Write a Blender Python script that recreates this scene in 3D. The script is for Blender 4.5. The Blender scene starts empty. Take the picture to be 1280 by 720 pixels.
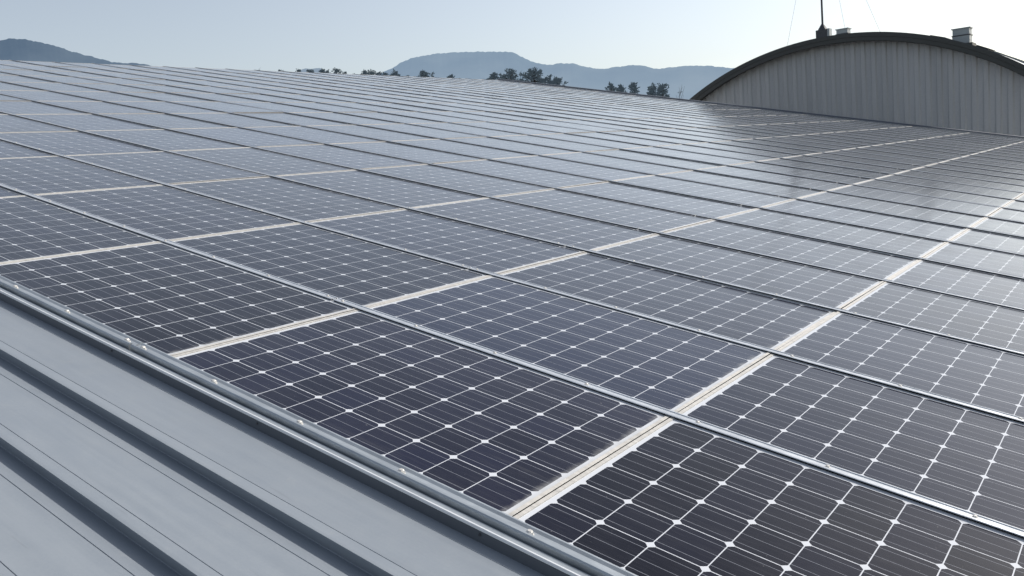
import bpy, bmesh, math, random
from mathutils import Vector, Matrix
random.seed(7)
S = bpy.context.scene
C = S.collection
R = math.radians
PI = math.pi

# ------------------------------------------------------------------ helpers
def tag(o, label=None, cat=None, group=None, kind=None):
    if label: o['label'] = label
    if cat: o['category'] = cat
    if group: o['group'] = group
    if kind: o['kind'] = kind
    return o

def link(name, bm, mat, parent=None, smooth=False):
    me = bpy.data.meshes.new(name)
    bm.to_mesh(me); bm.free()
    if mat is not None: me.materials.append(mat)
    if smooth:
        for p in me.polygons: p.use_smooth = True
    o = bpy.data.objects.new(name, me); C.objects.link(o)
    if parent is not None: o.parent = parent
    return o

def empty(name, loc=(0, 0, 0), rot=(0, 0, 0)):
    o = bpy.data.objects.new(name, None); C.objects.link(o)
    o.empty_display_size = 0.1
    o.location = loc; o.rotation_euler = rot
    return o

def box(bm, x0, x1, y0, y1, z0, z1, M=None):
    vs = [bm.verts.new(Vector(p) if M is None else M @ Vector(p)) for p in
          ((x0,y0,z0),(x1,y0,z0),(x1,y1,z0),(x0,y1,z0),(x0,y0,z1),(x1,y0,z1),(x1,y1,z1),(x0,y1,z1))]
    for f in ((0,3,2,1),(4,5,6,7),(0,1,5,4),(1,2,6,5),(2,3,7,6),(3,0,4,7)):
        bm.faces.new([vs[i] for i in f])

def extrude_profile(bm, prof, a0, a1, closed=True, caps=True):
    """prof: (b, c) points; extruded along local a (x)."""
    A = [bm.verts.new((a0, b, c)) for b, c in prof]
    B = [bm.verts.new((a1, b, c)) for b, c in prof]
    n = len(prof)
    for i in range(n if closed else n - 1):
        j = (i + 1) % n
        bm.faces.new((A[i], A[j], B[j], B[i]))
    if closed and caps:
        bm.faces.new(A[::-1]); bm.faces.new(B)

def tube(bm, p0, p1, r0, r1, n=8, cap=True):
    p0, p1 = Vector(p0), Vector(p1)
    d = (p1 - p0)
    if d.length < 1e-6: return
    d.normalize()
    a = d.orthogonal().normalized(); b = d.cross(a)
    A, B = [], []
    for k in range(n):
        t = 2 * PI * k / n
        e = a * math.cos(t) + b * math.sin(t)
        A.append(bm.verts.new(p0 + e * r0)); B.append(bm.verts.new(p1 + e * r1))
    for k in range(n):
        j = (k + 1) % n
        bm.faces.new((A[k], A[j], B[j], B[k]))
    if cap:
        bm.faces.new(A[::-1]); bm.faces.new(B)

ONES = ['', 'first','second','third','fourth','fifth','sixth','seventh','eighth','ninth','tenth','eleventh','twelfth',
        'thirteenth','fourteenth','fifteenth','sixteenth','seventeenth','eighteenth','nineteenth']
TENS = {20:'twent', 30:'thirt'}
def ordinal(n):
    if n < 20: return ONES[n]
    t, r = n // 10 * 10, n % 10
    return TENS[t] + ('ieth' if r == 0 else 'y-' + ONES[r])

# ------------------------------------------------------------------ node helper
class NT:
    def __init__(s, name):
        s.m = bpy.data.materials.new(name); s.m.use_nodes = True
        s.t = s.m.node_tree; s.n = s.t.nodes; s.l = s.t.links
        s.b = s.n['Principled BSDF']; s.out = s.n['Material Output']
    def new(s, typ, **kw):
        x = s.n.new(typ)
        for k, v in kw.items(): setattr(x, k, v)
        return x
    def set(s, sock, v):
        if isinstance(v, bpy.types.NodeSocket): s.l.new(v, sock)
        elif v is not None: sock.default_value = v
    def math(s, op, a, b=None, c=None, clamp=False):
        x = s.new('ShaderNodeMath', operation=op, use_clamp=clamp)
        s.set(x.inputs[0], a)
        if b is not None: s.set(x.inputs[1], b)
        if c is not None: s.set(x.inputs[2], c)
        return x.outputs[0]
    def mix(s, f, a, b):
        x = s.new('ShaderNodeMix', data_type='RGBA')
        s.set(x.inputs[0], f); s.set(x.inputs[6], a); s.set(x.inputs[7], b)
        return x.outputs[2]
    def mixf(s, f, a, b):
        x = s.new('ShaderNodeMix', data_type='FLOAT')
        s.set(x.inputs[0], f); s.set(x.inputs[2], a); s.set(x.inputs[3], b)
        return x.outputs[0]
    def ramp(s, v, lo, hi, a=0.0, b=1.0, smooth=True):
        x = s.new('ShaderNodeMapRange', interpolation_type='SMOOTHSTEP' if smooth else 'LINEAR')
        s.set(x.inputs[0], v); x.inputs[1].default_value = lo; x.inputs[2].default_value = hi
        x.inputs[3].default_value = a; x.inputs[4].default_value = b
        return x.outputs[0]
    def noise(s, vec, scale, detail=3.0, rough=0.5, dim='3D'):
        x = s.new('ShaderNodeTexNoise', noise_dimensions=dim)
        if vec is not None: s.l.new(vec, x.inputs['Vector'])
        x.inputs['Scale'].default_value = scale; x.inputs['Detail'].default_value = detail
        x.inputs['Roughness'].default_value = rough
        return x.outputs[0]
    def mapping(s, vec, scale=(1,1,1), rot=(0,0,0), loc=(0,0,0)):
        x = s.new('ShaderNodeMapping'); s.l.new(vec, x.inputs[0])
        s.set(x.inputs[1], loc); x.inputs[2].default_value = rot; x.inputs[3].default_value = scale
        return x.outputs[0]
    def coord(s, which='Object'): return s.new('ShaderNodeTexCoord').outputs[which]
    def bump(s, h, strength, dist=0.01):
        x = s.new('ShaderNodeBump'); s.l.new(h, x.inputs['Height'])
        x.inputs['Strength'].default_value = strength; x.inputs['Distance'].default_value = dist
        s.l.new(x.outputs[0], s.b.inputs['Normal'])
    def base(s, v): s.set(s.b.inputs['Base Color'], v)
    def p(s, **kw):
        for k, v in kw.items(): s.set(s.b.inputs[k.replace('_', ' ')], v)

def rgb(r, g, b): return (r, g, b, 1.0)

# ------------------------------------------------------------------ materials
def mat_laminate():
    N = NT('laminate_glass')
    uv = N.new('ShaderNodeUVMap', uv_map='cells').outputs[0]
    sep = N.new('ShaderNodeSeparateXYZ'); N.l.new(uv, sep.inputs[0])
    u, v = sep.outputs[0], sep.outputs[1]
    fx = N.math('ABSOLUTE', N.math('SUBTRACT', N.math('FRACT', u), 0.5))
    fyS = N.math('SUBTRACT', N.math('FRACT', v), 0.5)
    fy = N.math('ABSOLUTE', fyS)
    mx = N.math('MAXIMUM', fx, fy)
    rad = N.math('SQRT', N.math('ADD', N.math('MULTIPLY', fx, fx), N.math('MULTIPLY', fy, fy)))
    gapx = N.math('GREATER_THAN', mx, 0.4895)
    corner = N.math('GREATER_THAN', rad, 0.634)
    white = N.math('MAXIMUM', gapx, corner)
    out = N.math('MAXIMUM',
                 N.math('MAXIMUM', N.math('LESS_THAN', u, 0.0), N.math('GREATER_THAN', u, 10.0)),
                 N.math('MAXIMUM', N.math('LESS_THAN', v, 0.0), N.math('GREATER_THAN', v, 6.0)))
    sheet = N.math('MAXIMUM', white, out)
    # three bus bars per cell, running along the long side of the panel
    tri = N.math('ABSOLUTE', N.math('SUBTRACT', N.math('FRACT', N.math('MULTIPLY', v, 3.0)), 0.5))
    bar = N.math('LESS_THAN', tri, 0.0165)
    info = N.new('ShaderNodeObjectInfo').outputs['Random']
    # per-cell tint
    fl = N.new('ShaderNodeCombineXYZ')
    N.set(fl.inputs[0], N.math('FLOOR', u)); N.set(fl.inputs[1], N.math('FLOOR', v))
    N.set(fl.inputs[2], N.math('MULTIPLY', info, 517.0))
    wn = N.new('ShaderNodeTexWhiteNoise', noise_dimensions='3D'); N.l.new(fl.outputs[0], wn.inputs[0])
    cellr = wn.outputs['Value']
    c1 = N.mix(cellr, rgb(0.0032, 0.0036, 0.0115), rgb(0.0064, 0.0072, 0.0215))
    c2 = N.mix(N.ramp(info, 0.70, 0.95), c1, rgb(0.008, 0.012, 0.030))
    tone = N.math('MULTIPLY_ADD', N.math('FRACT', N.math('MULTIPLY', info, 13.7)), 0.9, 0.65)     # modules differ a little in tone
    vm = N.new('ShaderNodeVectorMath', operation='SCALE'); N.l.new(c2, vm.inputs[0]); N.l.new(tone, vm.inputs['Scale']); c2 = vm.outputs[0]
    # hair-fine silver fingers: a faint streak across each cell
    st = N.noise(N.mapping(uv, scale=(0.4, 40.0, 1.0)), 3.0, 2.0, 0.6)
    c3 = N.mix(N.ramp(st, 0.50, 0.72, 0.0, 0.60), c2, rgb(0.040, 0.040, 0.050))
    c4 = N.mix(bar, c3, rgb(0.23, 0.24, 0.27))
    c5 = N.mix(sheet, c4, rgb(0.66, 0.68, 0.71))
    # dust: a thin film everywhere, and a band of dirt washed to the low end of each panel
    obj = N.coord('Object')
    shift = N.new('ShaderNodeCombineXYZ'); N.set(shift.inputs[0], N.math('MULTIPLY', info, 91.0)); N.set(shift.inputs[1], N.math('MULTIPLY', info, 37.0))
    pos = N.new('ShaderNodeVectorMath', operation='ADD'); N.l.new(obj, pos.inputs[0]); N.l.new(shift.outputs[0], pos.inputs[1])
    dn = N.noise(pos.outputs[0], 3.2, 6.0, 0.62)
    dn2 = N.noise(pos.outputs[0], 42.0, 3.0, 0.6)
    film = N.math('MULTIPLY', N.ramp(dn, 0.30, 0.80, 0.001, 0.016), N.math('MULTIPLY', N.ramp(dn2, 0.2, 0.8, 0.6, 1.3), N.math('MULTIPLY_ADD', N.math('FRACT', N.math('MULTIPLY', info, 7.3)), 1.1, 0.5)))
    wob = N.math('MULTIPLY', N.math('SUBTRACT', N.noise(pos.outputs[0], 14.0, 4.0, 0.6), 0.5), 0.55)
    low = N.ramp(N.math('ADD', u, wob), 9.84, 10.20, 0.0, 0.60)
    spot = N.math('MULTIPLY', N.ramp(N.noise(pos.outputs[0], 95.0, 1.0, 0.5), 0.755, 0.80, 0.0, 0.38), N.ramp(dn, 0.42, 0.62))
    # rain tracks down the slope
    trk = N.noise(N.mapping(pos.outputs[0], scale=(0.55, 9.0, 1.0)), 2.2, 5.0, 0.65)
    track = N.math('MULTIPLY', N.ramp(trk, 0.54, 0.72, 0.0, 0.055), N.ramp(u, 1.0, 9.5, 0.25, 1.0, False))
    film = N.math('ADD', film, track)
    dust = N.math('MAXIMUM', N.math('MAXIMUM', film, low), spot)
    c6 = N.mix(dust, c5, rgb(0.48, 0.475, 0.455))
    vo = N.new('ShaderNodeTexVoronoi', feature='F1'); N.l.new(N.mapping(pos.outputs[0], scale=(1.0, 1.3, 1.0)), vo.inputs['Vector'])
    vo.inputs['Scale'].default_value = 1.1; vo.inputs['Randomness'].default_value = 1.0
    splat = N.math('LESS_THAN', N.math('ADD', vo.outputs['Distance'], N.math('MULTIPLY', N.math('SUBTRACT', dn2, 0.5), 0.040)), 0.021)
    c6 = N.mix(N.math('MULTIPLY', splat, 0.55), c6, rgb(0.62, 0.61, 0.56))
    N.base(c6)
    N.p(Roughness=N.ramp(dn, 0.3, 0.75, 0.11, 0.22), IOR=1.45)
    N.b.inputs['Specular IOR Level'].default_value = 0.12
    N.b.inputs['Coat Weight'].default_value = 1.0
    N.b.inputs['Coat Roughness'].default_value = 0.15
    N.b.inputs['Coat IOR'].default_value = 1.12
    N.b.inputs['Sheen Weight'].default_value = 0.22     # dust catching the light at grazing angles
    N.b.inputs['Sheen Roughness'].default_value = 0.22
    return N.m

def mat_metal(name, col, rough, metallic=1.0, streak=True, var=0.25):
    N = NT(name)
    o = N.coord('Object')
    a = N.noise(N.mapping(o, scale=(1.2, 30.0, 30.0)), 2.0, 5.0, 0.6)
    b = N.noise(o, 9.0, 5.0, 0.65)
    f = N.math('ADD', N.math('MULTIPLY', a, 0.6), N.math('MULTIPLY', b, 0.4))
    dark = tuple(c * (1 - var) for c in col[:3]) + (1,)
    N.base(N.mix(N.ramp(f, 0.32, 0.68), dark, col))
    N.p(Metallic=metallic, Roughness=N.ramp(b, 0.3, 0.7, rough * 0.85, rough * 1.25))
    return N.m

def mat_paint(name, col, rough=0.4, var=0.12, scale=2.5, spec=0.5, stretch=(1, 1, 1), bump=0.0):
    N = NT(name)
    o = N.coord('Object')
    a = N.noise(N.mapping(o, scale=stretch), scale, 6.0, 0.62)
    b = N.noise(o, scale * 23.0, 3.0, 0.6)
    f = N.math('ADD', N.math('MULTIPLY', a, 0.75), N.math('MULTIPLY', b, 0.25))
    lo = tuple(c * (1 - var) for c in col[:3]) + (1,)
    hi = tuple(min(1, c * (1 + var * 0.6)) for c in col[:3]) + (1,)
    N.base(N.mix(N.ramp(f, 0.30, 0.70), lo, hi))
    N.p(Roughness=N.ramp(a, 0.3, 0.7, rough * 0.85, rough * 1.2))
    N.b.inputs['Specular IOR Level'].default_value = spec
    if bump: N.bump(a, bump, 0.01)
    return N.m

def mat_haze(name, near, far_col, fac, scale, top=300.0):
    """Wooded hillside seen through thick haze: diffuse forest under an even veil of scattered light."""
    N = NT(name)
    o = N.coord('Object')
    a = N.noise(o, scale, 8.0, 0.7)
    b = N.noise(o, scale * 9.0, 4.0, 0.7)
    f = N.math('ADD', N.math('MULTIPLY', a, 0.6), N.math('MULTIPLY', b, 0.4))
    N.base(N.mix(N.ramp(f, 0.35, 0.65), near, tuple(c * 1.9 for c in near[:3]) + (1,)))
    N.p(Roughness=0.95); N.b.inputs['Specular IOR Level'].default_value = 0.0
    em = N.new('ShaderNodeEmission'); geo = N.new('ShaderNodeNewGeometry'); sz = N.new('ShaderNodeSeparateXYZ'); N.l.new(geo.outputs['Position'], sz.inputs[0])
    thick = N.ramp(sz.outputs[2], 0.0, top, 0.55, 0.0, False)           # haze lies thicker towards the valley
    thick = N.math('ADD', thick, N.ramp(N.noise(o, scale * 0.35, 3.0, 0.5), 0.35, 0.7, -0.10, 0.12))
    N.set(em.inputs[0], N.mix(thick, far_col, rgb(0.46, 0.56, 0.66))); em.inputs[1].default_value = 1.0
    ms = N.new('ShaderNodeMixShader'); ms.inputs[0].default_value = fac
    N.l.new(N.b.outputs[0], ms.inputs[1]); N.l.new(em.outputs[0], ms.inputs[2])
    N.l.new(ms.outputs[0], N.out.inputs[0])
    return N.m

def mat_foliage(name, lo, hi):
    N = NT(name)
    o = N.coord('Object')
    a = N.noise(o, 1.6, 3.0, 0.6)
    b = N.noise(o, 9.0, 2.0, 0.6)
    f = N.math('ADD', N.math('MULTIPLY', a, 0.6), N.math('MULTIPLY', b, 0.4))
    N.base(N.mix(N.ramp(f, 0.35, 0.66), lo, hi)); N.p(Roughness=0.8)
    N.b.inputs['Specular IOR Level'].default_value = 0.15
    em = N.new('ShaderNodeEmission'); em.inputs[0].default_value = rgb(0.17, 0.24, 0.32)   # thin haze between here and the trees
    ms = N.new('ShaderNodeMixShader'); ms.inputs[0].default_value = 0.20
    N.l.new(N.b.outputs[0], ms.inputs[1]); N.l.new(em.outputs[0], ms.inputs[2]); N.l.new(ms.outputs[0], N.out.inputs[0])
    return N.m

M_GLASS = mat_laminate()
M_FRAME = mat_metal('frame_aluminium', rgb(0.66, 0.63, 0.575), 0.50, metallic=0.08, var=0.30)
M_RAIL = mat_metal('rail_aluminium', rgb(0.66, 0.69, 0.72), 0.36, metallic=0.35, var=0.20)
M_CAP = mat_metal('cap_aluminium', rgb(0.47, 0.51, 0.54), 0.40, metallic=0.45, var=0.22)
M_BOLT = mat_metal('bolt_steel', rgb(0.74, 0.72, 0.68), 0.45, metallic=0.25, var=0.25)
def mat_roof():
    N = NT('roof_paint')
    o = N.coord('Object')
    big = N.noise(N.mapping(o, scale=(0.30, 1.4, 1.4)), 1.7, 6.0, 0.62)
    run = N.noise(N.mapping(o, scale=(0.55, 26.0, 26.0)), 1.6, 5.0, 0.65)
    fine = N.noise(o, 130.0, 3.0, 0.65)
    blot = N.noise(o, 11.0, 6.0, 0.7)
    f = N.math('ADD', N.math('ADD', N.math('MULTIPLY', big, 0.45), N.math('MULTIPLY', run, 0.25)), N.math('ADD', N.math('MULTIPLY', fine, 0.14), N.math('MULTIPLY', blot, 0.16)))
    c = N.mix(N.ramp(f, 0.36, 0.62), rgb(0.222, 0.250, 0.282), rgb(0.262, 0.290, 0.320))
    # pale chalky bloom and a few dark scuffs
    c = N.mix(N.ramp(blot, 0.60, 0.74, 0.0, 0.12), c, rgb(0.36, 0.36, 0.345))
    scuff = N.noise(N.mapping(o, scale=(2.0, 34.0, 34.0), rot=(0, 0, 0.35)), 2.3, 2.0, 0.5)
    c = N.mix(N.ramp(scuff, 0.70, 0.76, 0.0, 0.16), c, rgb(0.14, 0.145, 0.15))
    N.base(c)
    N.p(Roughness=N.ramp(blot, 0.3, 0.7, 0.30, 0.46))
    N.b.inputs['Specular IOR Level'].default_value = 0.45
    oil = N.noise(N.mapping(o, scale=(0.8, 2.6, 2.6)), 2.4, 2.0, 0.5)      # oil-canning of thin sheet
    N.bump(oil, 0.18, 0.03)
    return N.m
M_ROOF = mat_roof()
M_SKIRT = mat_paint('skirt_paint', rgb(0.095, 0.107, 0.124), 0.45, 0.14, 3.0, 0.45, (0.4, 2, 2))
M_LIP = mat_metal('lip_metal', rgb(0.86, 0.87, 0.88), 0.35, metallic=0.2, var=0.08)
M_TRIM = mat_paint('edge_trim_paint', rgb(0.10, 0.115, 0.14), 0.5, 0.15, 1.5)
M_WALL = mat_paint('cladding_paint', rgb(0.48, 0.48, 0.48), 0.55, 0.13, 0.8, 0.35, (1.0, 1.0, 0.12))
M_FASCIA = mat_paint('fascia_paint', rgb(0.058, 0.060, 0.056), 0.5, 0.22, 2.2, 0.4)
M_VAULT = mat_paint('vault_sheet', rgb(0.26, 0.28, 0.28), 0.35, 0.10, 1.0)
M_VENT = mat_metal('galvanised_sheet', rgb(0.34, 0.37, 0.38), 0.42, metallic=0.15, var=0.2)
M_DARK = mat_paint('dark_steel', rgb(0.055, 0.058, 0.065), 0.5, 0.2, 6.0)
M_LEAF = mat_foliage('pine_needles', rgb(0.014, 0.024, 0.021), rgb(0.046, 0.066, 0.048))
M_SHADE = mat_paint('shade_black', rgb(0.010, 0.011, 0.013), 0.8, 0.2, 5.0, 0.1)  # near-black for painted shade: under rail lips and in the panel gaps
M_BARK = mat_paint('bark', rgb(0.07, 0.055, 0.045), 0.9, 0.4, 8.0, 0.1)
M_GROUND = mat_paint('ground_soil', rgb(0.13, 0.125, 0.085), 0.95, 0.35, 0.05, 0.05)
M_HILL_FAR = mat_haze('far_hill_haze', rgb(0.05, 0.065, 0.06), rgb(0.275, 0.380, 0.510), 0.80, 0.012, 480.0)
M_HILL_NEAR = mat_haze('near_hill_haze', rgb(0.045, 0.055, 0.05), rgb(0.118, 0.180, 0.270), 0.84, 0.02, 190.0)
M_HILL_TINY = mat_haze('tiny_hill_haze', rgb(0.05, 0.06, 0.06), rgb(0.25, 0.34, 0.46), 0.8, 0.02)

# ------------------------------------------------------------------ camera (solved from the panel grid)
F = 1063.067
CAM = Vector((2.94912881, -1.65636004, 0.58467073))
RIGHT = Vector((0.79606029, 0.59823855, -0.09164413))
UP = Vector((-0.01199007, 0.16698283, 0.9858869))
BACK = Vector((0.60509855, -0.78372659, 0.14010132))
cd = bpy.data.cameras.new('camera'); cam = bpy.data.objects.new('camera', cd); C.objects.link(cam)
cam.matrix_world = Matrix(((RIGHT.x, UP.x, BACK.x, CAM.x), (RIGHT.y, UP.y, BACK.y, CAM.y), (RIGHT.z, UP.z, BACK.z, CAM.z), (0, 0, 0, 1)))
cd.sensor_width = 36.0; cd.lens = 36.0 * F / 1280.0
cd.clip_start = 0.05; cd.clip_end = 20000.0
S.camera = cam

def ray(px, py):
    return RIGHT * ((px - 640) / F) - UP * ((py - 360) / F) - BACK
def at_y(px, py, y):
    d = ray(px, py); k = (y - CAM.y) / d.y
    return CAM + d * k
def at_dist(px, py, dist):
    d = ray(px, py); h = math.hypot(d.x, d.y)
    return CAM + d * (dist / h)
def project(p):
    q = p - CAM; z = -q.dot(BACK)
    if z < 0.02: return None
    return 640 + F * q.dot(RIGHT) / z, 360 - F * q.dot(UP) / z

# ------------------------------------------------------------------ array geometry
SL = R(12.5)
L = 1.60672            # panel pitch down the slope
ROWS = 27              # rows of panels (along +y)
I0, I1 = -12, 4        # columns of panels, from the ridge down past the camera
UA = Vector((math.cos(SL), 0, -math.sin(SL))); VB = Vector((0, 1, 0)); NC = Vector((math.sin(SL), 0, math.cos(SL)))
def loc(a, b, c): return UA * a + VB * b + NC * c
ROOFROT = (0, SL, 0)
CP = -0.055            # roof sheet below the glass

# ---- one panel
def laminate_bm(bm, ox=0.0, oy=0.0):
    uvl = bm.loops.layers.uv.get('cells') or bm.loops.layers.uv.new('cells')
    x0, x1, y0, y1 = 0.0155, L - 0.0155, 0.008, 0.992
    vs = [bm.verts.new((ox + x, oy + y, 0.0)) for x, y in ((x0, y0), (x1, y0), (x1, y1), (x0, y1))]
    f = bm.faces.new(vs)
    p = 0.1545
    mx, my = (L - 10 * p) / 2, (1.0 - 6 * p) / 2
    for l, (x, y) in zip(f.loops, ((x0, y0), (x1, y0), (x1, y1), (x0, y1))):
        l[uvl].uv = ((x - mx) / p, (y - my) / p)

def frame_bm(bm, ox=0.0, oy=0.0):
    t, g = 0.0030, 0.0017
    w = 0.0140
    box(bm, ox + g, ox + g + w, oy + 0.004, oy + 0.996, -0.036, t)
    box(bm, ox + L - g - w, ox + L - g, oy + 0.004, oy + 0.996, -0.036, t)
    box(bm, ox + g + w, ox + L - g - w, oy + 0.004, oy + 0.010, -0.036, t)
    box(bm, ox + g + w, ox + L - g - w, oy + 0.990, oy + 0.996, -0.036, t)

bm = bmesh.new(); laminate_bm(bm); lam0 = link('laminate', bm, M_GLASS)
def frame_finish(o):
    # shade of the gaps between panels, painted dark on the outer flanks
    o.data.materials.append(M_SHADE)
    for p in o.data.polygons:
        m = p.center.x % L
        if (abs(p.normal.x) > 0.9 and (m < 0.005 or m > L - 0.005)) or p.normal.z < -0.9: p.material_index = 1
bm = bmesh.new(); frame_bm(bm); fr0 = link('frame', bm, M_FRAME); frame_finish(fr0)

def panel_view(i, j):
    """visible area in pixels (clipped) and the centre of the visible piece"""
    n, xs, ys = 0, 0, 0
    G = 8
    pts = {}
    for a in range(G + 1):
        for b in range(G + 1):
            pts[a, b] = project(loc((i + a / G) * L, j + b / G, 0.0))
    area = 0.0; cx = 0.0
    for a in range(G):
        for b in range(G):
            q = [pts[a, b], pts[a + 1, b], pts[a + 1, b + 1], pts[a, b + 1]]
            if any(p is None for p in q): continue
            mx = sum(p[0] for p in q) / 4; my = sum(p[1] for p in q) / 4
            if not (0 <= mx <= 1280 and 0 <= my <= 720): continue
            s = abs(sum(q[k][0] * q[(k + 1) % 4][1] - q[(k + 1) % 4][0] * q[k][1] for k in range(4))) / 2
            area += s; cx += s * mx
    return area, (cx / area if area else 0)

cells = []
for i in range(I0, I1):
    for j in range(ROWS):
        a, cx = panel_view(i, j)
        cells.append((a, i, j, cx))
seen = sorted([c for c in cells if c[0] > 6.0], reverse=True)
single = seen[:300]
rest = [(i, j) for a, i, j, cx in cells if (a, i, j, cx) not in set(single)]
rank = {}
for j in range(ROWS):
    row = sorted([(cx, i) for a, i, jj, cx in seen if jj == j])
    for k, (cx, i) in enumerate(row): rank[i, j] = (k + 1, len(row))

def place_panel(i, j, first):
    t = empty('solar_panel', loc(i * L, j, 0.0), ROOFROT)
    rx, ry = random.gauss(0, 0.0016), random.gauss(0, 0.0012)
    t.rotation_euler = (rx, SL + ry, 0)
    k, n = rank[i, j]
    where = 'leftmost' if k == 1 else ('rightmost' if k == n else ordinal(k) + ' from the left')
    if j == 0: rowtxt = 'the front row beside the bare roof'
    else: rowtxt = 'the %s row from the bare roof' % ordinal(j + 1)
    tag(t, 'solar panel, %s in %s' % (where, rowtxt), 'solar panel', 'solar panels laid in rows on the roof')
    for src in (lam0, fr0):
        o = src if first else src.copy()
        if not first: C.objects.link(o)
        o.parent = t
for n, (a, i, j, cx) in enumerate(single): place_panel(i, j, n == 0)
print('PANELS seen', len(seen), 'single', len(single), 'smallest single area', single[-1][0])

t = empty('solar_panel_field', (0, 0, 0), ROOFROT)
bm = bmesh.new(); bm.loops.layers.uv.new('cells')
for i, j in rest: laminate_bm(bm, i * L, j)
far = link('solar_panel_field', bm, M_GLASS)
bpy.data.objects.remove(t)
far.rotation_euler = ROOFROT
tag(far, 'small far solar panels running on to the ridge and the far end of the roof', 'solar panels', None, 'stuff')
bm = bmesh.new()
for i, j in rest: frame_bm(bm, i * L, j)
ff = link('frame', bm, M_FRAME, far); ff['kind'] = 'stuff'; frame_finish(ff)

# ---- clamp rails between the rows
RAIL = [(-0.0100, -0.012), (-0.0100, 0.0074), (-0.0214, 0.0076), (-0.0219, 0.0090), (-0.0206, 0.0104), (-0.0130, 0.0116), (-0.0110, 0.0086),
        (0.0110, 0.0086), (0.0130, 0.0116), (0.0206, 0.0104), (0.0219, 0.0090), (0.0214, 0.0076), (0.0100, 0.0074), (0.0100, -0.012)]
LIP_SHADE = [(-0.0150, 0.0006), (-0.0150, 0.0072), (-0.0102, 0.0072), (-0.0102, 0.0006)]  # black strip standing in for the shadow line under each rail lip
EDGE_CAP = [(0.031, -0.012), (0.031, 0.0090), (0.027, 0.0120), (0.021, 0.0125), (0.012, 0.0075), (-0.009, 0.0075), (-0.014, 0.0165),
            (-0.018, 0.0195), (-0.025, 0.0190), (-0.029, 0.0150), (-0.029, -0.040)]
EDGE_LEDGE = [(-0.041, -0.040), (-0.041, 0.0020), (-0.062, 0.0010), (-0.063, -0.030)]
EDGE_LIP = [(-0.0630, -0.006), (-0.0630, 0.0060), (-0.0675, 0.0060), (-0.0680, -0.004)]
EDGE_SKIRT = [(-0.0665, -0.044), (-0.0665, -0.0050), (-0.0700, -0.0045), (-0.074, -0.044)]
BREAKS = [-12.1, -8.11, -4.11, -0.105, 3.9, 4.05]

def bolt_bm():
    bm = bmesh.new()
    tube(bm, (0, 0, 0), (0, 0, 0.0025), 0.0115, 0.0115, 14)
    tube(bm, (0, 0, 0.0025), (0, 0, 0.0095), 0.0095, 0.0090, 6)
    tube(bm, (0, 0, 0.0095), (0, 0, 0.0125), 0.0082, 0.0050, 8)
    return bm
bolt0 = link('bolt', bolt_bm(), M_BOLT)
bolt_used = False
def add_bolt(parent, a, b, c, sc=1.0):
    global bolt_used
    o = bolt0 if not bolt_used else bolt0.copy()
    if bolt_used: C.objects.link(o)
    bolt_used = True
    o.parent = parent; o.location = (a, b, c); o.scale = (sc, sc, sc * (1.0 if sc > 1 else 0.7)); o.rotation_euler = (0, 0, random.random() * 3)

for j in range(ROWS + 1):
    if j == 0:
        t = empty('edge_rail', loc(0, 0, 0), ROOFROT)
        tag(t, 'silver aluminium edge rail with dark skirt and bolts along the bare metal roof', 'rail')
    else:
        t = empty('clamp_rail', loc(0, j, 0), ROOFROT)
        if j == ROWS: lab = 'last silver clamp rail at the far end of the panels beside the roof trim'
        else: lab = 'silver clamp rail between the %s and %s panel rows back from the bare roof' % (ordinal(j), ordinal(j + 1))
        tag(t, lab, 'rail', 'clamp rails between the panel rows')
    for q in range(len(BREAKS) - 1):
        a0, a1 = BREAKS[q] * L + 0.006, BREAKS[q + 1] * L - 0.006
        if j == 0:
            bm = bmesh.new(); extrude_profile(bm, EDGE_CAP, a0, a1); bmesh.ops.recalc_face_normals(bm, faces=bm.faces)
            link('cap', bm, M_CAP, t)
        else:
            bm = bmesh.new(); extrude_profile(bm, RAIL, a0, a1); bmesh.ops.recalc_face_normals(bm, faces=bm.faces)
            link('rail_section', bm, M_RAIL, t)
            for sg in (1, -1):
                bm = bmesh.new(); extrude_profile(bm, [(sg * y, z) for y, z in LIP_SHADE], a0, a1); bmesh.ops.recalc_face_normals(bm, faces=bm.faces)
                link('lip_shade', bm, M_SHADE, t)
        if j <= 3:
            b, c = (-0.0100, 0.0085) if j == 0 else (-0.002, 0.0086)
            s = 0.055
            ks = [a0 + s]
            L0 = a1 - a0
            nb = max(1, round(L0 / 0.46))
            for k in range(nb + 1):
                a = a0 + s + (L0 - 2 * s) * k / nb
                pr = project(loc(a, j, 0.01))
                if pr and -60 < pr[0] < 1340 and -60 < pr[1] < 780:
                    add_bolt(t, a + random.uniform(-0.012, 0.012), b, c, 1.15 if j == 0 else 0.75)
    if j == 0:
        for nm, pr, m in (('ledge', EDGE_LEDGE, M_RAIL), ('lip', EDGE_LIP, M_LIP)):
            bm = bmesh.new(); extrude_profile(bm, pr, BREAKS[0] * L, BREAKS[-1] * L); bmesh.ops.recalc_face_normals(bm, faces=bm.faces)
            link(nm, bm, M_CAP if nm == 'ledge' else m, t)
        bm = bmesh.new(); extrude_profile(bm, EDGE_SKIRT, BREAKS[0] * L, BREAKS[-1] * L); bmesh.ops.recalc_face_normals(bm, faces=bm.faces)
        sk = link('skirt', bm, M_SKIRT, t)
        for a in (1.585, -0.22, 0.66, 3.2):
            bm = bmesh.new()
            tube(bm, (a, -0.0715, -0.012), (a, -0.0745, -0.012), 0.004, 0.004, 10)
            link('screw', bm, M_DARK, sk)

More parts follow.
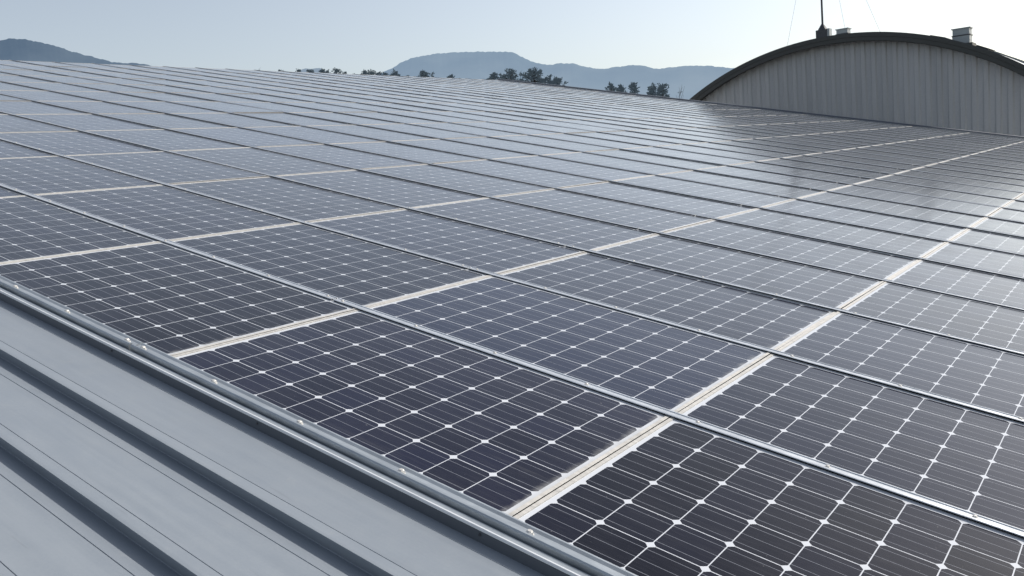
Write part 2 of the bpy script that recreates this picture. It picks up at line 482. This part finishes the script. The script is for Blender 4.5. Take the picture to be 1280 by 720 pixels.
# ------------------------------------------------------------------ the roof that carries it all
ware = empty('warehouse', (0, 0, 0))
tag(ware, 'low pitched warehouse under the solar panels, with bare blue grey ribbed metal roof', 'building')
A_TOP, A_BOT = -12.12 * L, 5.6 * L
B_FAR, B_NEAR = ROWS + 0.42, -8.0
prof = [(B_FAR, CP), (-0.034, CP)]
HR, PITCH = 0.040, 0.311
b0 = -0.343
# first pan, beside the skirt, then one pan per rib
prof += [(-0.036, -0.036), (b0 + 0.2295, -0.0325), (b0 + 0.2280, -0.0355), (b0 + 0.2265, -0.0325)]
b = b0
for k in range(24):
    if k:
        prof += [(b + 0.2265 + 0.003, CP + 0.0105), (b + 0.2265 + 0.0015, CP + 0.0075), (b + 0.2265, CP + 0.0105)]
    top = CP + HR
    prof += [(b + 0.0365, top - 0.0055), (b + 0.0350, top - 0.0085), (b + 0.0335, top - 0.0050)]
    prof += [(b + 0.001, top - 0.0006), (b - 0.0085, top), (b - 0.0090, top - 0.0015), (b - 0.001, CP + 0.002), (b - 0.002, CP)]
    b -= PITCH
prof += [(B_NEAR, CP)]
bm = bmesh.new(); extrude_profile(bm, prof, A_TOP, A_BOT, closed=False)
bmesh.ops.recalc_face_normals(bm, faces=bm.faces)
ro = link('roof_sheet', bm, M_ROOF, ware); ro.rotation_euler = ROOFROT
# make sure the sheet faces up
if ro.data.polygons[0].normal.z < 0: ro.data.flip_normals()
# ridge, opposite slope, walls
ridge = loc(A_TOP, 0, CP); eave = loc(A_BOT, 0, CP)
back_eave = Vector((ridge.x - (eave.x - ridge.x), 0, eave.z))
bm = bmesh.new()
vs = [bm.verts.new(p) for p in ((ridge.x, B_NEAR, ridge.z - 0.004), (ridge.x, B_FAR, ridge.z - 0.004), (back_eave.x, B_FAR, back_eave.z), (back_eave.x, B_NEAR, back_eave.z))]
bm.faces.new(vs); link('rear_roof_sheet', bm, M_ROOF, ware)
bm = bmesh.new()
rp = [(-0.16, CP - 0.06), (-0.16, CP - 0.052), (0.0, CP + 0.035), (0.14, CP + 0.035), (0.14, CP + 0.027), (0.0, CP + 0.027)]
A = [bm.verts.new(loc(A_TOP + x, B_NEAR, z)) for x, z in rp]; B = [bm.verts.new(loc(A_TOP + x, B_FAR, z)) for x, z in rp]
for k in range(6): bm.faces.new((A[k], A[(k + 1) % 6], B[(k + 1) % 6], B[k]))
bm.faces.new(A[::-1]); bm.faces.new(B)
bmesh.ops.recalc_face_normals(bm, faces=bm.faces)
link('ridge_cap', bm, M_TRIM, ware)
GZ = -10.0
bm = bmesh.new()
for y in (B_NEAR + 0.05, B_FAR - 0.05):
    vs = [bm.verts.new(p) for p in ((back_eave.x + 0.2, y, GZ), (eave.x - 0.2, y, GZ), (eave.x - 0.2, y, eave.z - 0.03), (ridge.x, y, ridge.z - 0.06), (back_eave.x + 0.2, y, back_eave.z - 0.03))]
    bm.faces.new(vs)
for x, z in ((eave.x - 0.2, eave.z - 0.03), (back_eave.x + 0.2, back_eave.z - 0.03)):
    vs = [bm.verts.new(p) for p in ((x, B_NEAR + 0.05, GZ), (x, B_FAR - 0.05, GZ), (x, B_FAR - 0.05, z), (x, B_NEAR + 0.05, z))]
    bm.faces.new(vs)
link('wall', bm, M_WALL, ware)
bm = bmesh.new()
tp = [(ROWS + 0.13, CP), (ROWS + 0.13, 0.045), (ROWS + 0.16, 0.055), (ROWS + 0.40, 0.050), (ROWS + 0.44, 0.035), (ROWS + 0.44, -0.25), (ROWS + 0.425, -0.25), (ROWS + 0.425, CP)]
extrude_profile(bm, tp, A_TOP, A_BOT); bmesh.ops.recalc_face_normals(bm, faces=bm.faces)
tr = link('edge_trim', bm, M_TRIM, ware); tr.rotation_euler = ROOFROT
bm = bmesh.new()
box(bm, A_BOT + 0.002, A_BOT + 0.16, B_NEAR, B_FAR, CP - 0.16, CP - 0.02)
g = link('gutter', bm, M_TRIM, ware); g.rotation_euler = ROOFROT

# ------------------------------------------------------------------ barrel-roofed hall
HY, HX, HZ, HR_ = 30.0, -6.3866, -6.2493, 10.367
HLEN = 26.0
hall = empty('barrel_roof_hall', (HX, HY, GZ))
tag(hall, 'hall with arched barrel roof, dark curved fascia and grey ribbed metal gable wall', 'building')
def hp(x, y, z): return (x - HX, y - HY, z - GZ)
half = 8.6                        # half width of the hall
def arc(x, r): return HZ + math.sqrt(max(0.0, r * r - (x - HX) ** 2))
# gable: folded cladding, each rib a real fold in the sheet
bm = bmesh.new()
RP = 0.345
x = HX - half + 0.05
cols = []
k = 0
while x < HX + half - 0.05:
    for dx, dy in ((0.0, 0.0), (0.13, 0.0), (0.170, -0.050), (0.290, -0.050), (0.335, 0.0)):
        cols.append((x + dx, HY + 0.42 + dy))
    x += RP
cols = [c for c in cols if c[0] < HX + half - 0.05]
prev = None
for cx, cy in cols:
    a = bm.verts.new(hp(cx, cy, GZ)); c = bm.verts.new(hp(cx, cy, arc(cx, HR_ - 0.16)))
    if prev: bm.faces.new((prev[0], a, c, prev[1]))
    prev = (a, c)
link('gable_wall', bm, M_WALL, hall)
bm = bmesh.new()
for s in (-1, 1):
    xx = HX + s * (half - 0.08)
    vs = [bm.verts.new(hp(xx, y, z)) for y, z in ((HY + 0.45, GZ), (HY + HLEN - 0.2, GZ), (HY + HLEN - 0.2, arc(xx, HR_ - 0.2)), (HY + 0.45, arc(xx, HR_ - 0.2)))]
    bm.faces.new(vs)
vs = [bm.verts.new(hp(HX + half - 0.1, HY + HLEN - 0.3, GZ)), bm.verts.new(hp(HX - half + 0.1, HY + HLEN - 0.3, GZ))]
for k in range(41):
    xx = HX - half + 0.1 + (2 * half - 0.2) * k / 40
    vs.append(bm.verts.new(hp(xx, HY + HLEN - 0.3, arc(xx, HR_ - 0.2))))
bm.faces.new(vs)
link('side_wall', bm, M_WALL, hall)
# vault and fascia follow the same arc
amax = math.asin(half / HR_)
def arc_strip(pts_yr, closed=True, n=96):
    bm = bmesh.new(); rings = []
    for k in range(n + 1):
        th = -amax + 2 * amax * k / n
        rings.append([bm.verts.new(hp(HX + r * math.sin(th), y, HZ + r * math.cos(th))) for y, r in pts_yr])
    m = len(pts_yr)
    for k in range(n):
        for q in range(m if closed else m - 1):
            w = (q + 1) % m
            bm.faces.new((rings[k][q], rings[k][w], rings[k + 1][w], rings[k + 1][q]))
    if closed:
        bm.faces.new(rings[0][::-1]); bm.faces.new(rings[-1])
    bmesh.ops.recalc_face_normals(bm, faces=bm.faces)
    return bm
link('vault_roof', arc_strip([(HY + 0.02, HR_ - 0.012), (HY + 0.02, HR_ - 0.15), (HY + HLEN, HR_ - 0.15), (HY + HLEN, HR_ - 0.012)]), M_VAULT, hall)
link('fascia', arc_strip([(HY + 0.015, HR_ - 0.02), (HY - 0.0, HR_ - 0.005), (HY - 0.03, HR_ + 0.002), (HY - 0.05, HR_ - 0.03), (HY - 0.05, HR_ - 0.14), (HY - 0.035, HR_ - 0.15), (HY - 0.035, HR_ - 0.28), (HY - 0.02, HR_ - 0.30), (HY + 0.015, HR_ - 0.30)]), M_FASCIA, hall)
link('soffit', arc_strip([(HY + 0.017, HR_ - 0.20), (HY + 0.45, HR_ - 0.20), (HY + 0.45, HR_ - 0.235), (HY + 0.017, HR_ - 0.235)]), M_FASCIA, hall)
# standing ribs of the vault sheet that show against the sky on the right
for yy in (3.0, 7.0, 11.0, 15.0, 19.0, 23.0):
    link('vault_rib', arc_strip([(HY + yy, HR_ - 0.012), (HY + yy, HR_ + 0.035), (HY + yy + 0.05, HR_ + 0.035), (HY + yy + 0.05, HR_ - 0.012)], n=64), M_VAULT, hall)

def on_vault(px, y):
    p = at_y(px, 60, y); return Vector((p.x, y, arc(p.x, HR_ - 0.012)))

# roof ventilators
def ventilator(px, ptop, y, wx, wy, hcap, label):
    p = on_vault(px, y)
    hbase = at_y(px, ptop, y).z - p.z - hcap - 0.03
    t = empty('roof_ventilator', p); tag(t, label, 'roof vent', 'vents on the barrel roof')
    bm = bmesh.new(); box(bm, -wx / 2 - 0.10, wx / 2 + 0.10, -wy / 2 - 0.1, wy / 2 + 0.1, -0.25, -0.02)
    # flashing lies on the slope
    link('flashing', bm, M_FASCIA, t)
    bm = bmesh.new(); box(bm, -wx / 2, wx / 2, -wy / 2, wy / 2, -0.3, hbase)
    link('curb', bm, M_VENT, t)
    bm = bmesh.new(); box(bm, -wx / 2 - 0.02, wx / 2 + 0.02, -wy / 2 - 0.02, wy / 2 + 0.02, hbase + 0.002, hbase + 0.035)
    link('band', bm, M_DARK, t)
    bm = bmesh.new(); box(bm, -wx / 2 + 0.01, wx / 2 - 0.01, -wy / 2 + 0.01, wy / 2 - 0.01, hbase + 0.037, hbase + hcap)
    box(bm, -wx / 2 - 0.03, wx / 2 + 0.03, -wy / 2 - 0.03, wy / 2 + 0.03, hbase + hcap + 0.001, hbase + hcap + 0.03)
    link('hood', bm, M_VENT, t)
    return t
ventilator(1203, 35.5, 32.4, 0.54, 0.54, 0.24, 'square galvanised roof vent standing on the right of the barrel roof')
ventilator(1055, 36.0, 35.6, 0.46, 0.46, 0.20, 'small pale roof vent peeping over the barrel roof beside the antenna mast')
def hatch(px, y, w, label):
    p = on_vault(px, y)
    th = math.asin((p.x - HX) / HR_)
    t = bmesh.new(); box(t, -w / 2, w / 2, -0.6, 0.6, -0.02, 0.045)
    box(t, -w / 2 - 0.03, w / 2 + 0.03, -0.63, 0.63, 0.047, 0.065)
    o = link('roof_hatch', t, M_DARK); o.location = p; o.rotation_euler = (0, th, 0)
    tag(o, label, 'roof hatch', 'hatches on the barrel roof')
hatch(1176, 31.6, 0.42, 'low dark roof hatch left of the square roof vent')
hatch(1231, 31.8, 0.40, 'low dark roof hatch right of the square roof vent')

# antenna mast with its guy wires
p = on_vault(1030, 30.6)
mast = empty('antenna_mast', p)
tag(mast, 'dark slender antenna mast with box foot and guy wires on the barrel roof', 'antenna')
bm = bmesh.new(); box(bm, -0.22, 0.17, -0.17, 0.17, -0.2, 0.33); link('foot_box', bm, M_DARK, mast)
bm = bmesh.new(); box(bm, 0.172, 0.255, -0.15, 0.15, -0.2, 0.34); link('junction_box', bm, M_VENT, mast)
bm = bmesh.new(); tube(bm, (-0.02, 0, 0.331), (-0.02, 0, 0.54), 0.18, 0.045, 12); link('collar', bm, M_DARK, mast)
bm = bmesh.new(); tube(bm, (-0.02, 0, 0.54), (-0.02, 0, 3.2), 0.036, 0.03, 10); tube(bm, (-0.02, 0, 3.2), (-0.02, 0, 6.5), 0.026, 0.014, 8)
link('pole', bm, M_DARK, mast)
topz = 5.2
for px, y in ((978, 34.0), (1062, 36.5), (1103, 32.0)):
    e = on_vault(px, y) - p
    bm = bmesh.new(); tube(bm, (-0.02, 0, topz), e, 0.0045, 0.0045, 5); link('guy_wire', bm, M_VENT, mast)

# ------------------------------------------------------------------ trees beyond the buildings
def pine(px, py, dist, wpx, label, style='pine', seed=0):
    rnd = random.Random(seed * 31 + 5)
    top = at_dist(px, py, dist)
    H = top.z - GZ
    t = empty('pine_tree' if style != 'bare' else 'bare_tree', (top.x, top.y, GZ))
    tag(t, label, 'tree', 'trees beyond the roof')
    halfw = wpx * dist / F / 2 * 1.45
    ms = 1.0
    bm = bmesh.new()
    # trunk with a little sway
    n = 9; pts = []
    for k in range(n):
        z = H * 0.985 * k / (n - 1)
        pts.append(Vector((math.sin(k * 1.3 + seed) * 0.10 * (1 - k / (n - 1)), math.cos(k * 0.9 + seed) * 0.10 * (1 - k / (n - 1)), z)))
    rad = lambda z: 0.19 * (1 - z / H) ** 0.8 + (0.018 if style != 'bare' else -0.0)
    for k in range(n - 1): tube(bm, pts[k], pts[k + 1], rad(pts[k].z), rad(pts[k + 1].z), 7, cap=False)
    fol = bmesh.new()
    def spray(c, d, s):
        # tuft: a fan of short needle blades round a twig
        for q in range(9):
            e = (d * rnd.uniform(0.2, 1.2) + Vector((rnd.gauss(0, 0.6), rnd.gauss(0, 0.6), rnd.gauss(0.25, 0.5)))).normalized()
            ln = s * rnd.uniform(0.7, 1.25)
            w = e.cross(Vector((rnd.gauss(0, 1), rnd.gauss(0, 1), rnd.gauss(0, 1)))).normalized() * s * 0.20
            b = c + Vector((rnd.gauss(0, s * .3), rnd.gauss(0, s * .25), rnd.gauss(0, s * .25)))
            v = [fol.verts.new(b - w * 0.6), fol.verts.new(b + e * ln * 0.55 - w), fol.verts.new(b + e * ln), fol.verts.new(b + e * ln * 0.55 + w)]
            fol.faces.new(v)
    vis = 2.1                               # metres of crown that rise over the roof
    if style == 'bare':
        for k in range(7):
            z = H - rnd.uniform(0.2, 3.0); a = rnd.uniform(0, 2 * PI); ln = rnd.uniform(0.4, 1.1)
            b0 = Vector((0, 0, z)); b1 = b0 + Vector((math.cos(a) * ln * .35, math.sin(a) * ln * .35, ln))
            tube(bm, b0, b1, 0.012, 0.005, 5)
        for k in range(5): spray(Vector((rnd.gauss(0, .15), rnd.gauss(0, .15), H - rnd.uniform(0, 2.5))), Vector((0, 0, 1)), 0.09)
    else:
        depth = 0.0; z = H
        while z > H * 0.45:
            dz = H - z
            if style == 'round': env = halfw * min(1.0, (dz / 0.55) ** 0.5 if dz < 0.55 else 1.0) if dz < 1.6 else halfw * (1 + (dz - 1.6) * 0.12)
            elif style == 'thin': env = halfw * min(1.0, 0.35 + dz / 1.1) if dz < 1.4 else halfw * (1 + (dz - 1.4) * 0.35)
            else: env = halfw * min(1.0, 0.34 + dz / 1.05) if dz < 1.3 else halfw * (1.0 + (dz - 1.3) * 0.26)
            env = min(env, 3.2)
            nb = 5 if dz < 3 else 4
            a0 = rnd.uniform(0, 6.28)
            for q in range(nb):
                a = a0 + q * 2 * PI / nb + rnd.uniform(-0.5, 0.5)
                ln = env * rnd.uniform(0.45, 1.05)
                rise = ln * rnd.uniform(0.15, 0.8) if style != 'round' else ln * rnd.uniform(-0.1, 0.5)
                b0 = Vector((0, 0, z - 0.25)); b1 = b0 + Vector((math.cos(a) * ln, math.sin(a) * ln, rise))
                if b1.z > H: b1.z = H - rnd.uniform(0, 0.12)
                tube(bm, b0, b1, 0.03 + 0.01 * dz ** 0.5, 0.010, 5, cap=False)
                m = max(2, int(ln / 0.16)) if dz < 4 else max(2, int(ln / 0.4))
                s = 0.19 if dz < 4 else 0.38
                for w in range(m):
                    f = 0.30 + 0.72 * (w + rnd.random()) / m
                    spray(b0.lerp(b1, f) + Vector((rnd.gauss(0, .05), rnd.gauss(0, .05), rnd.gauss(0.03, .05))), (b1 - b0).normalized(), s * rnd.uniform(0.8, 1.25))
            z -= (0.20 if dz < 2.2 else 0.42) * rnd.uniform(0.8, 1.3)
        for q in range(4): spray(Vector((rnd.gauss(0, .03), rnd.gauss(0, .03), H - 0.1 - q * 0.09)), Vector((0, 0, 1)), 0.13)
    link('trunk', bm, M_BARK, t)
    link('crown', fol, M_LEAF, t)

TREES = [
 (373, 87.5, 78, 10, 'pine', 'small dark treetop at the left foot of the pale little hill on the skyline'),
 (388, 87.5, 80, 9, 'pine', 'low treetop in front of the middle of the pale little hill'),
 (402, 86.8, 80, 9, 'pine', 'dark treetop in front of the right side of the pale little hill'),
 (409, 88.5, 82, 6, 'thin', 'tiny spiky treetop just right of the pale little hill'),
 (420, 86.8, 80, 13, 'pine', 'ragged dark treetop alone against the sky right of the pale little hill'),
 (430, 90.0, 80, 6, 'thin', 'very small treetop right of the ragged dark one'),
 (443, 91.0, 80, 5, 'bare', 'thin bare twig standing alone against the sky left of the dense clump'),
 (456, 88.0, 74, 15, 'round', 'dense dark treetop at the left foot of the flat topped hill, left of a pair'),
 (464, 88.5, 75, 13, 'pine', 'dense dark treetop at the left foot of the flat topped hill, right of a pair'),
 (473, 90.5, 76, 8, 'pine', 'small treetop just right of the dense dark pair'),
 (481, 91.5, 76, 8, 'thin', 'small narrow treetop between the dense pair and a dark spiky pine'),
 (494, 90.0, 72, 13, 'pine', 'dark spiky pine top below the left shoulder of the flat topped hill'),
 (510, 95.0, 72, 6, 'thin', 'tiny treetop barely showing left of a loose open pine'),
 (529, 89.0, 70, 18, 'pine', 'loose open pine top below the left shoulder of the flat topped hill'),
 (563, 94.0, 70, 9, 'pine', 'small lone pine top below the middle of the flat topped hill'),
 (574, 98.0, 70, 5, 'thin', 'tiny treetop right of the small lone pine'),
 (617, 91.0, 66, 16, 'pine', 'grey green pine top, leftmost of three below the right end of the flat topped hill'),
 (638, 88.0, 66, 24, 'pine', 'broad pine top, middle of three below the right end of the flat topped hill'),
 (667, 87.0, 62, 28, 'pine', 'tallest and widest dark pine top on the skyline'),
 (687, 99.0, 62, 10, 'round', 'small dark shrub like treetop right of the tallest pine'),
 (696, 97.0, 62, 12, 'pine', 'small spiky pine top right of the tallest pine, before the roof trim'),
 (764, 103.5, 58, 18, 'round', 'rounded bushy dark treetop behind the roof trim, left half of a clump'),
 (776, 106.0, 59, 12, 'round', 'rounded bushy dark treetop behind the roof trim, right half of a clump'),
 (792, 103.5, 58, 8, 'thin', 'narrow upright pine tip behind the roof trim'),
 (815, 107.0, 56, 12, 'pine', 'pointed pine top behind the roof trim, left of a pair near the barrel hall'),
 (827, 106.5, 56, 16, 'pine', 'pointed pine top behind the roof trim, right of a pair near the barrel hall'),
 (849, 112.0, 60, 5, 'bare', 'thin bare tree twigs between the pine pair and the barrel hall'),
 (323, 86.0, 84, 4, 'bare', 'tiny thin treetop alone on the ridge, leftmost on the skyline'),
 (350, 87.8, 84, 7, 'pine', 'tiny treetop on the ridge left of the pale little hill'),
]
for n, (px, py, d, w, st, lab) in enumerate(TREES): pine(px, py, d, w, lab, st, n)

# ------------------------------------------------------------------ ground, hills, sky
bm = bmesh.new()
vs = [bm.verts.new((x, y, GZ)) for x, y in ((-12000, -12000), (12000, -12000), (12000, 12000), (-12000, 12000))]
bm.faces.new(vs); tag(link('ground', bm, M_GROUND), kind='structure')

def hill(name, prof, dist, mat, depth, rough, seed):
    rough *= 0.6
    """ridge line given by skyline directions; a real slope runs down from it towards us and away behind"""
    rnd = random.Random(seed)
    bm = bmesh.new()
    xs = [p[0] for p in prof]
    n = int((xs[-1] - xs[0]) / 2.0)
    cols = []
    ph = [rnd.uniform(0, 6.28) for _ in range(12)]
    for k in range(n + 1):
        x = xs[0] + (xs[-1] - xs[0]) * k / n
        for q in range(len(prof) - 1):
            if prof[q][0] <= x <= prof[q + 1][0]:
                f = (x - prof[q][0]) / (prof[q + 1][0] - prof[q][0]); 
                f2 = f * f * (3 - 2 * f) * 0.5 + f * 0.5
                y = prof[q][1] * (1 - f2) + prof[q + 1][1] * f2; break
        y += rough * (math.sin(x * 0.9 + ph[0]) * 0.35 + math.sin(x * 0.37 + ph[1]) * 0.45 + rnd.uniform(-0.5, 0.5))
        topv = at_dist(x, y, dist)
        d = Vector((topv.x - CAM.x, topv.y - CAM.y, 0)).normalized()
        Hh = topv.z - GZ
        col = []
        m = 16
        for r in range(-m, m + 1):
            f = abs(r) / m
            hgt = Hh * (1 - f) ** 1.15 * (1 + (0.10 * math.sin(x * 0.05 + f * 9 + ph[2]) + 0.05 * math.sin(x * 0.13 - f * 17 + ph[3])) * f * 0.8)
            col.append(bm.verts.new((topv.x + d.x * depth * r / m, topv.y + d.y * depth * r / m, GZ - 0.5 + hgt)))
        cols.append(col)
    for a, b in zip(cols, cols[1:]):
        for q in range(len(a) - 1): bm.faces.new((a[q], a[q + 1], b[q + 1], b[q]))
    bmesh.ops.recalc_face_normals(bm, faces=bm.faces)
    tag(link(name, bm, mat, smooth=True), kind='structure')

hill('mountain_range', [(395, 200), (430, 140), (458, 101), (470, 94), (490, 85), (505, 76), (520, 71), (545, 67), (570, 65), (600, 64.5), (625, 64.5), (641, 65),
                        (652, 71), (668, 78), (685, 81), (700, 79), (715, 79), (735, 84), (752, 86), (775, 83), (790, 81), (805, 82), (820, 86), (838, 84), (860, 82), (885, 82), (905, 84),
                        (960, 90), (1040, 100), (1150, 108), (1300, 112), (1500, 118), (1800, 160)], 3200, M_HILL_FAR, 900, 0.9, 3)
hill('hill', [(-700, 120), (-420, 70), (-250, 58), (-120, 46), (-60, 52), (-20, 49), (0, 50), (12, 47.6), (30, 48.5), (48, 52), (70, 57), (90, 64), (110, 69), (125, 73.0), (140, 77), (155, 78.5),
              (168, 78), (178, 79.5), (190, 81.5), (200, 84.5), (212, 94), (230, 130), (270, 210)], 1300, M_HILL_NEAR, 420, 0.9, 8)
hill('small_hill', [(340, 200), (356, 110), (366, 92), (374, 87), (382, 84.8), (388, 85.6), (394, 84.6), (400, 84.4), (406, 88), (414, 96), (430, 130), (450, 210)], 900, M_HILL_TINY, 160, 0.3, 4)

SD = (UA * 0.25 + VB * 1.0 + NC * 0.85).normalized()
elev = math.asin(SD.z); az = math.atan2(SD.x, SD.y)
print('sun elev', math.degrees(elev), 'az', math.degrees(az))
w = bpy.data.worlds.new('World'); S.world = w; w.use_nodes = True
nt = w.node_tree; bg = nt.nodes['Background']
sky = nt.nodes.new('ShaderNodeTexSky'); sky.sky_type = 'NISHITA'; sky.sun_disc = False
sky.sun_elevation = elev; sky.sun_rotation = az
sky.air_density = 1.0; sky.dust_density = 1.4; sky.ozone_density = 1.0; sky.altitude = 0
hs = nt.nodes.new('ShaderNodeHueSaturation'); hs.inputs['Saturation'].default_value = 0.58; hs.inputs['Value'].default_value = 0.95   # milky, hazy air
nt.links.new(sky.outputs[0], hs.inputs['Color']); nt.links.new(hs.outputs[0], bg.inputs[0])
bg.inputs[1].default_value = 0.15
sl = bpy.data.lights.new('sun', 'SUN'); so = bpy.data.objects.new('sun', sl); C.objects.link(so)
sl.energy = 3.9; sl.angle = R(0.6); sl.color = (1.0, 0.95, 0.88)
so.rotation_euler = (-SD).to_track_quat('-Z', 'Y').to_euler()
so.location = SD * 60

S.view_settings.view_transform = 'Standard'; S.view_settings.look = 'None'; S.view_settings.exposure = 0.0; S.view_settings.gamma = 1.0
S.render.resolution_x, S.render.resolution_y = 1024, 576
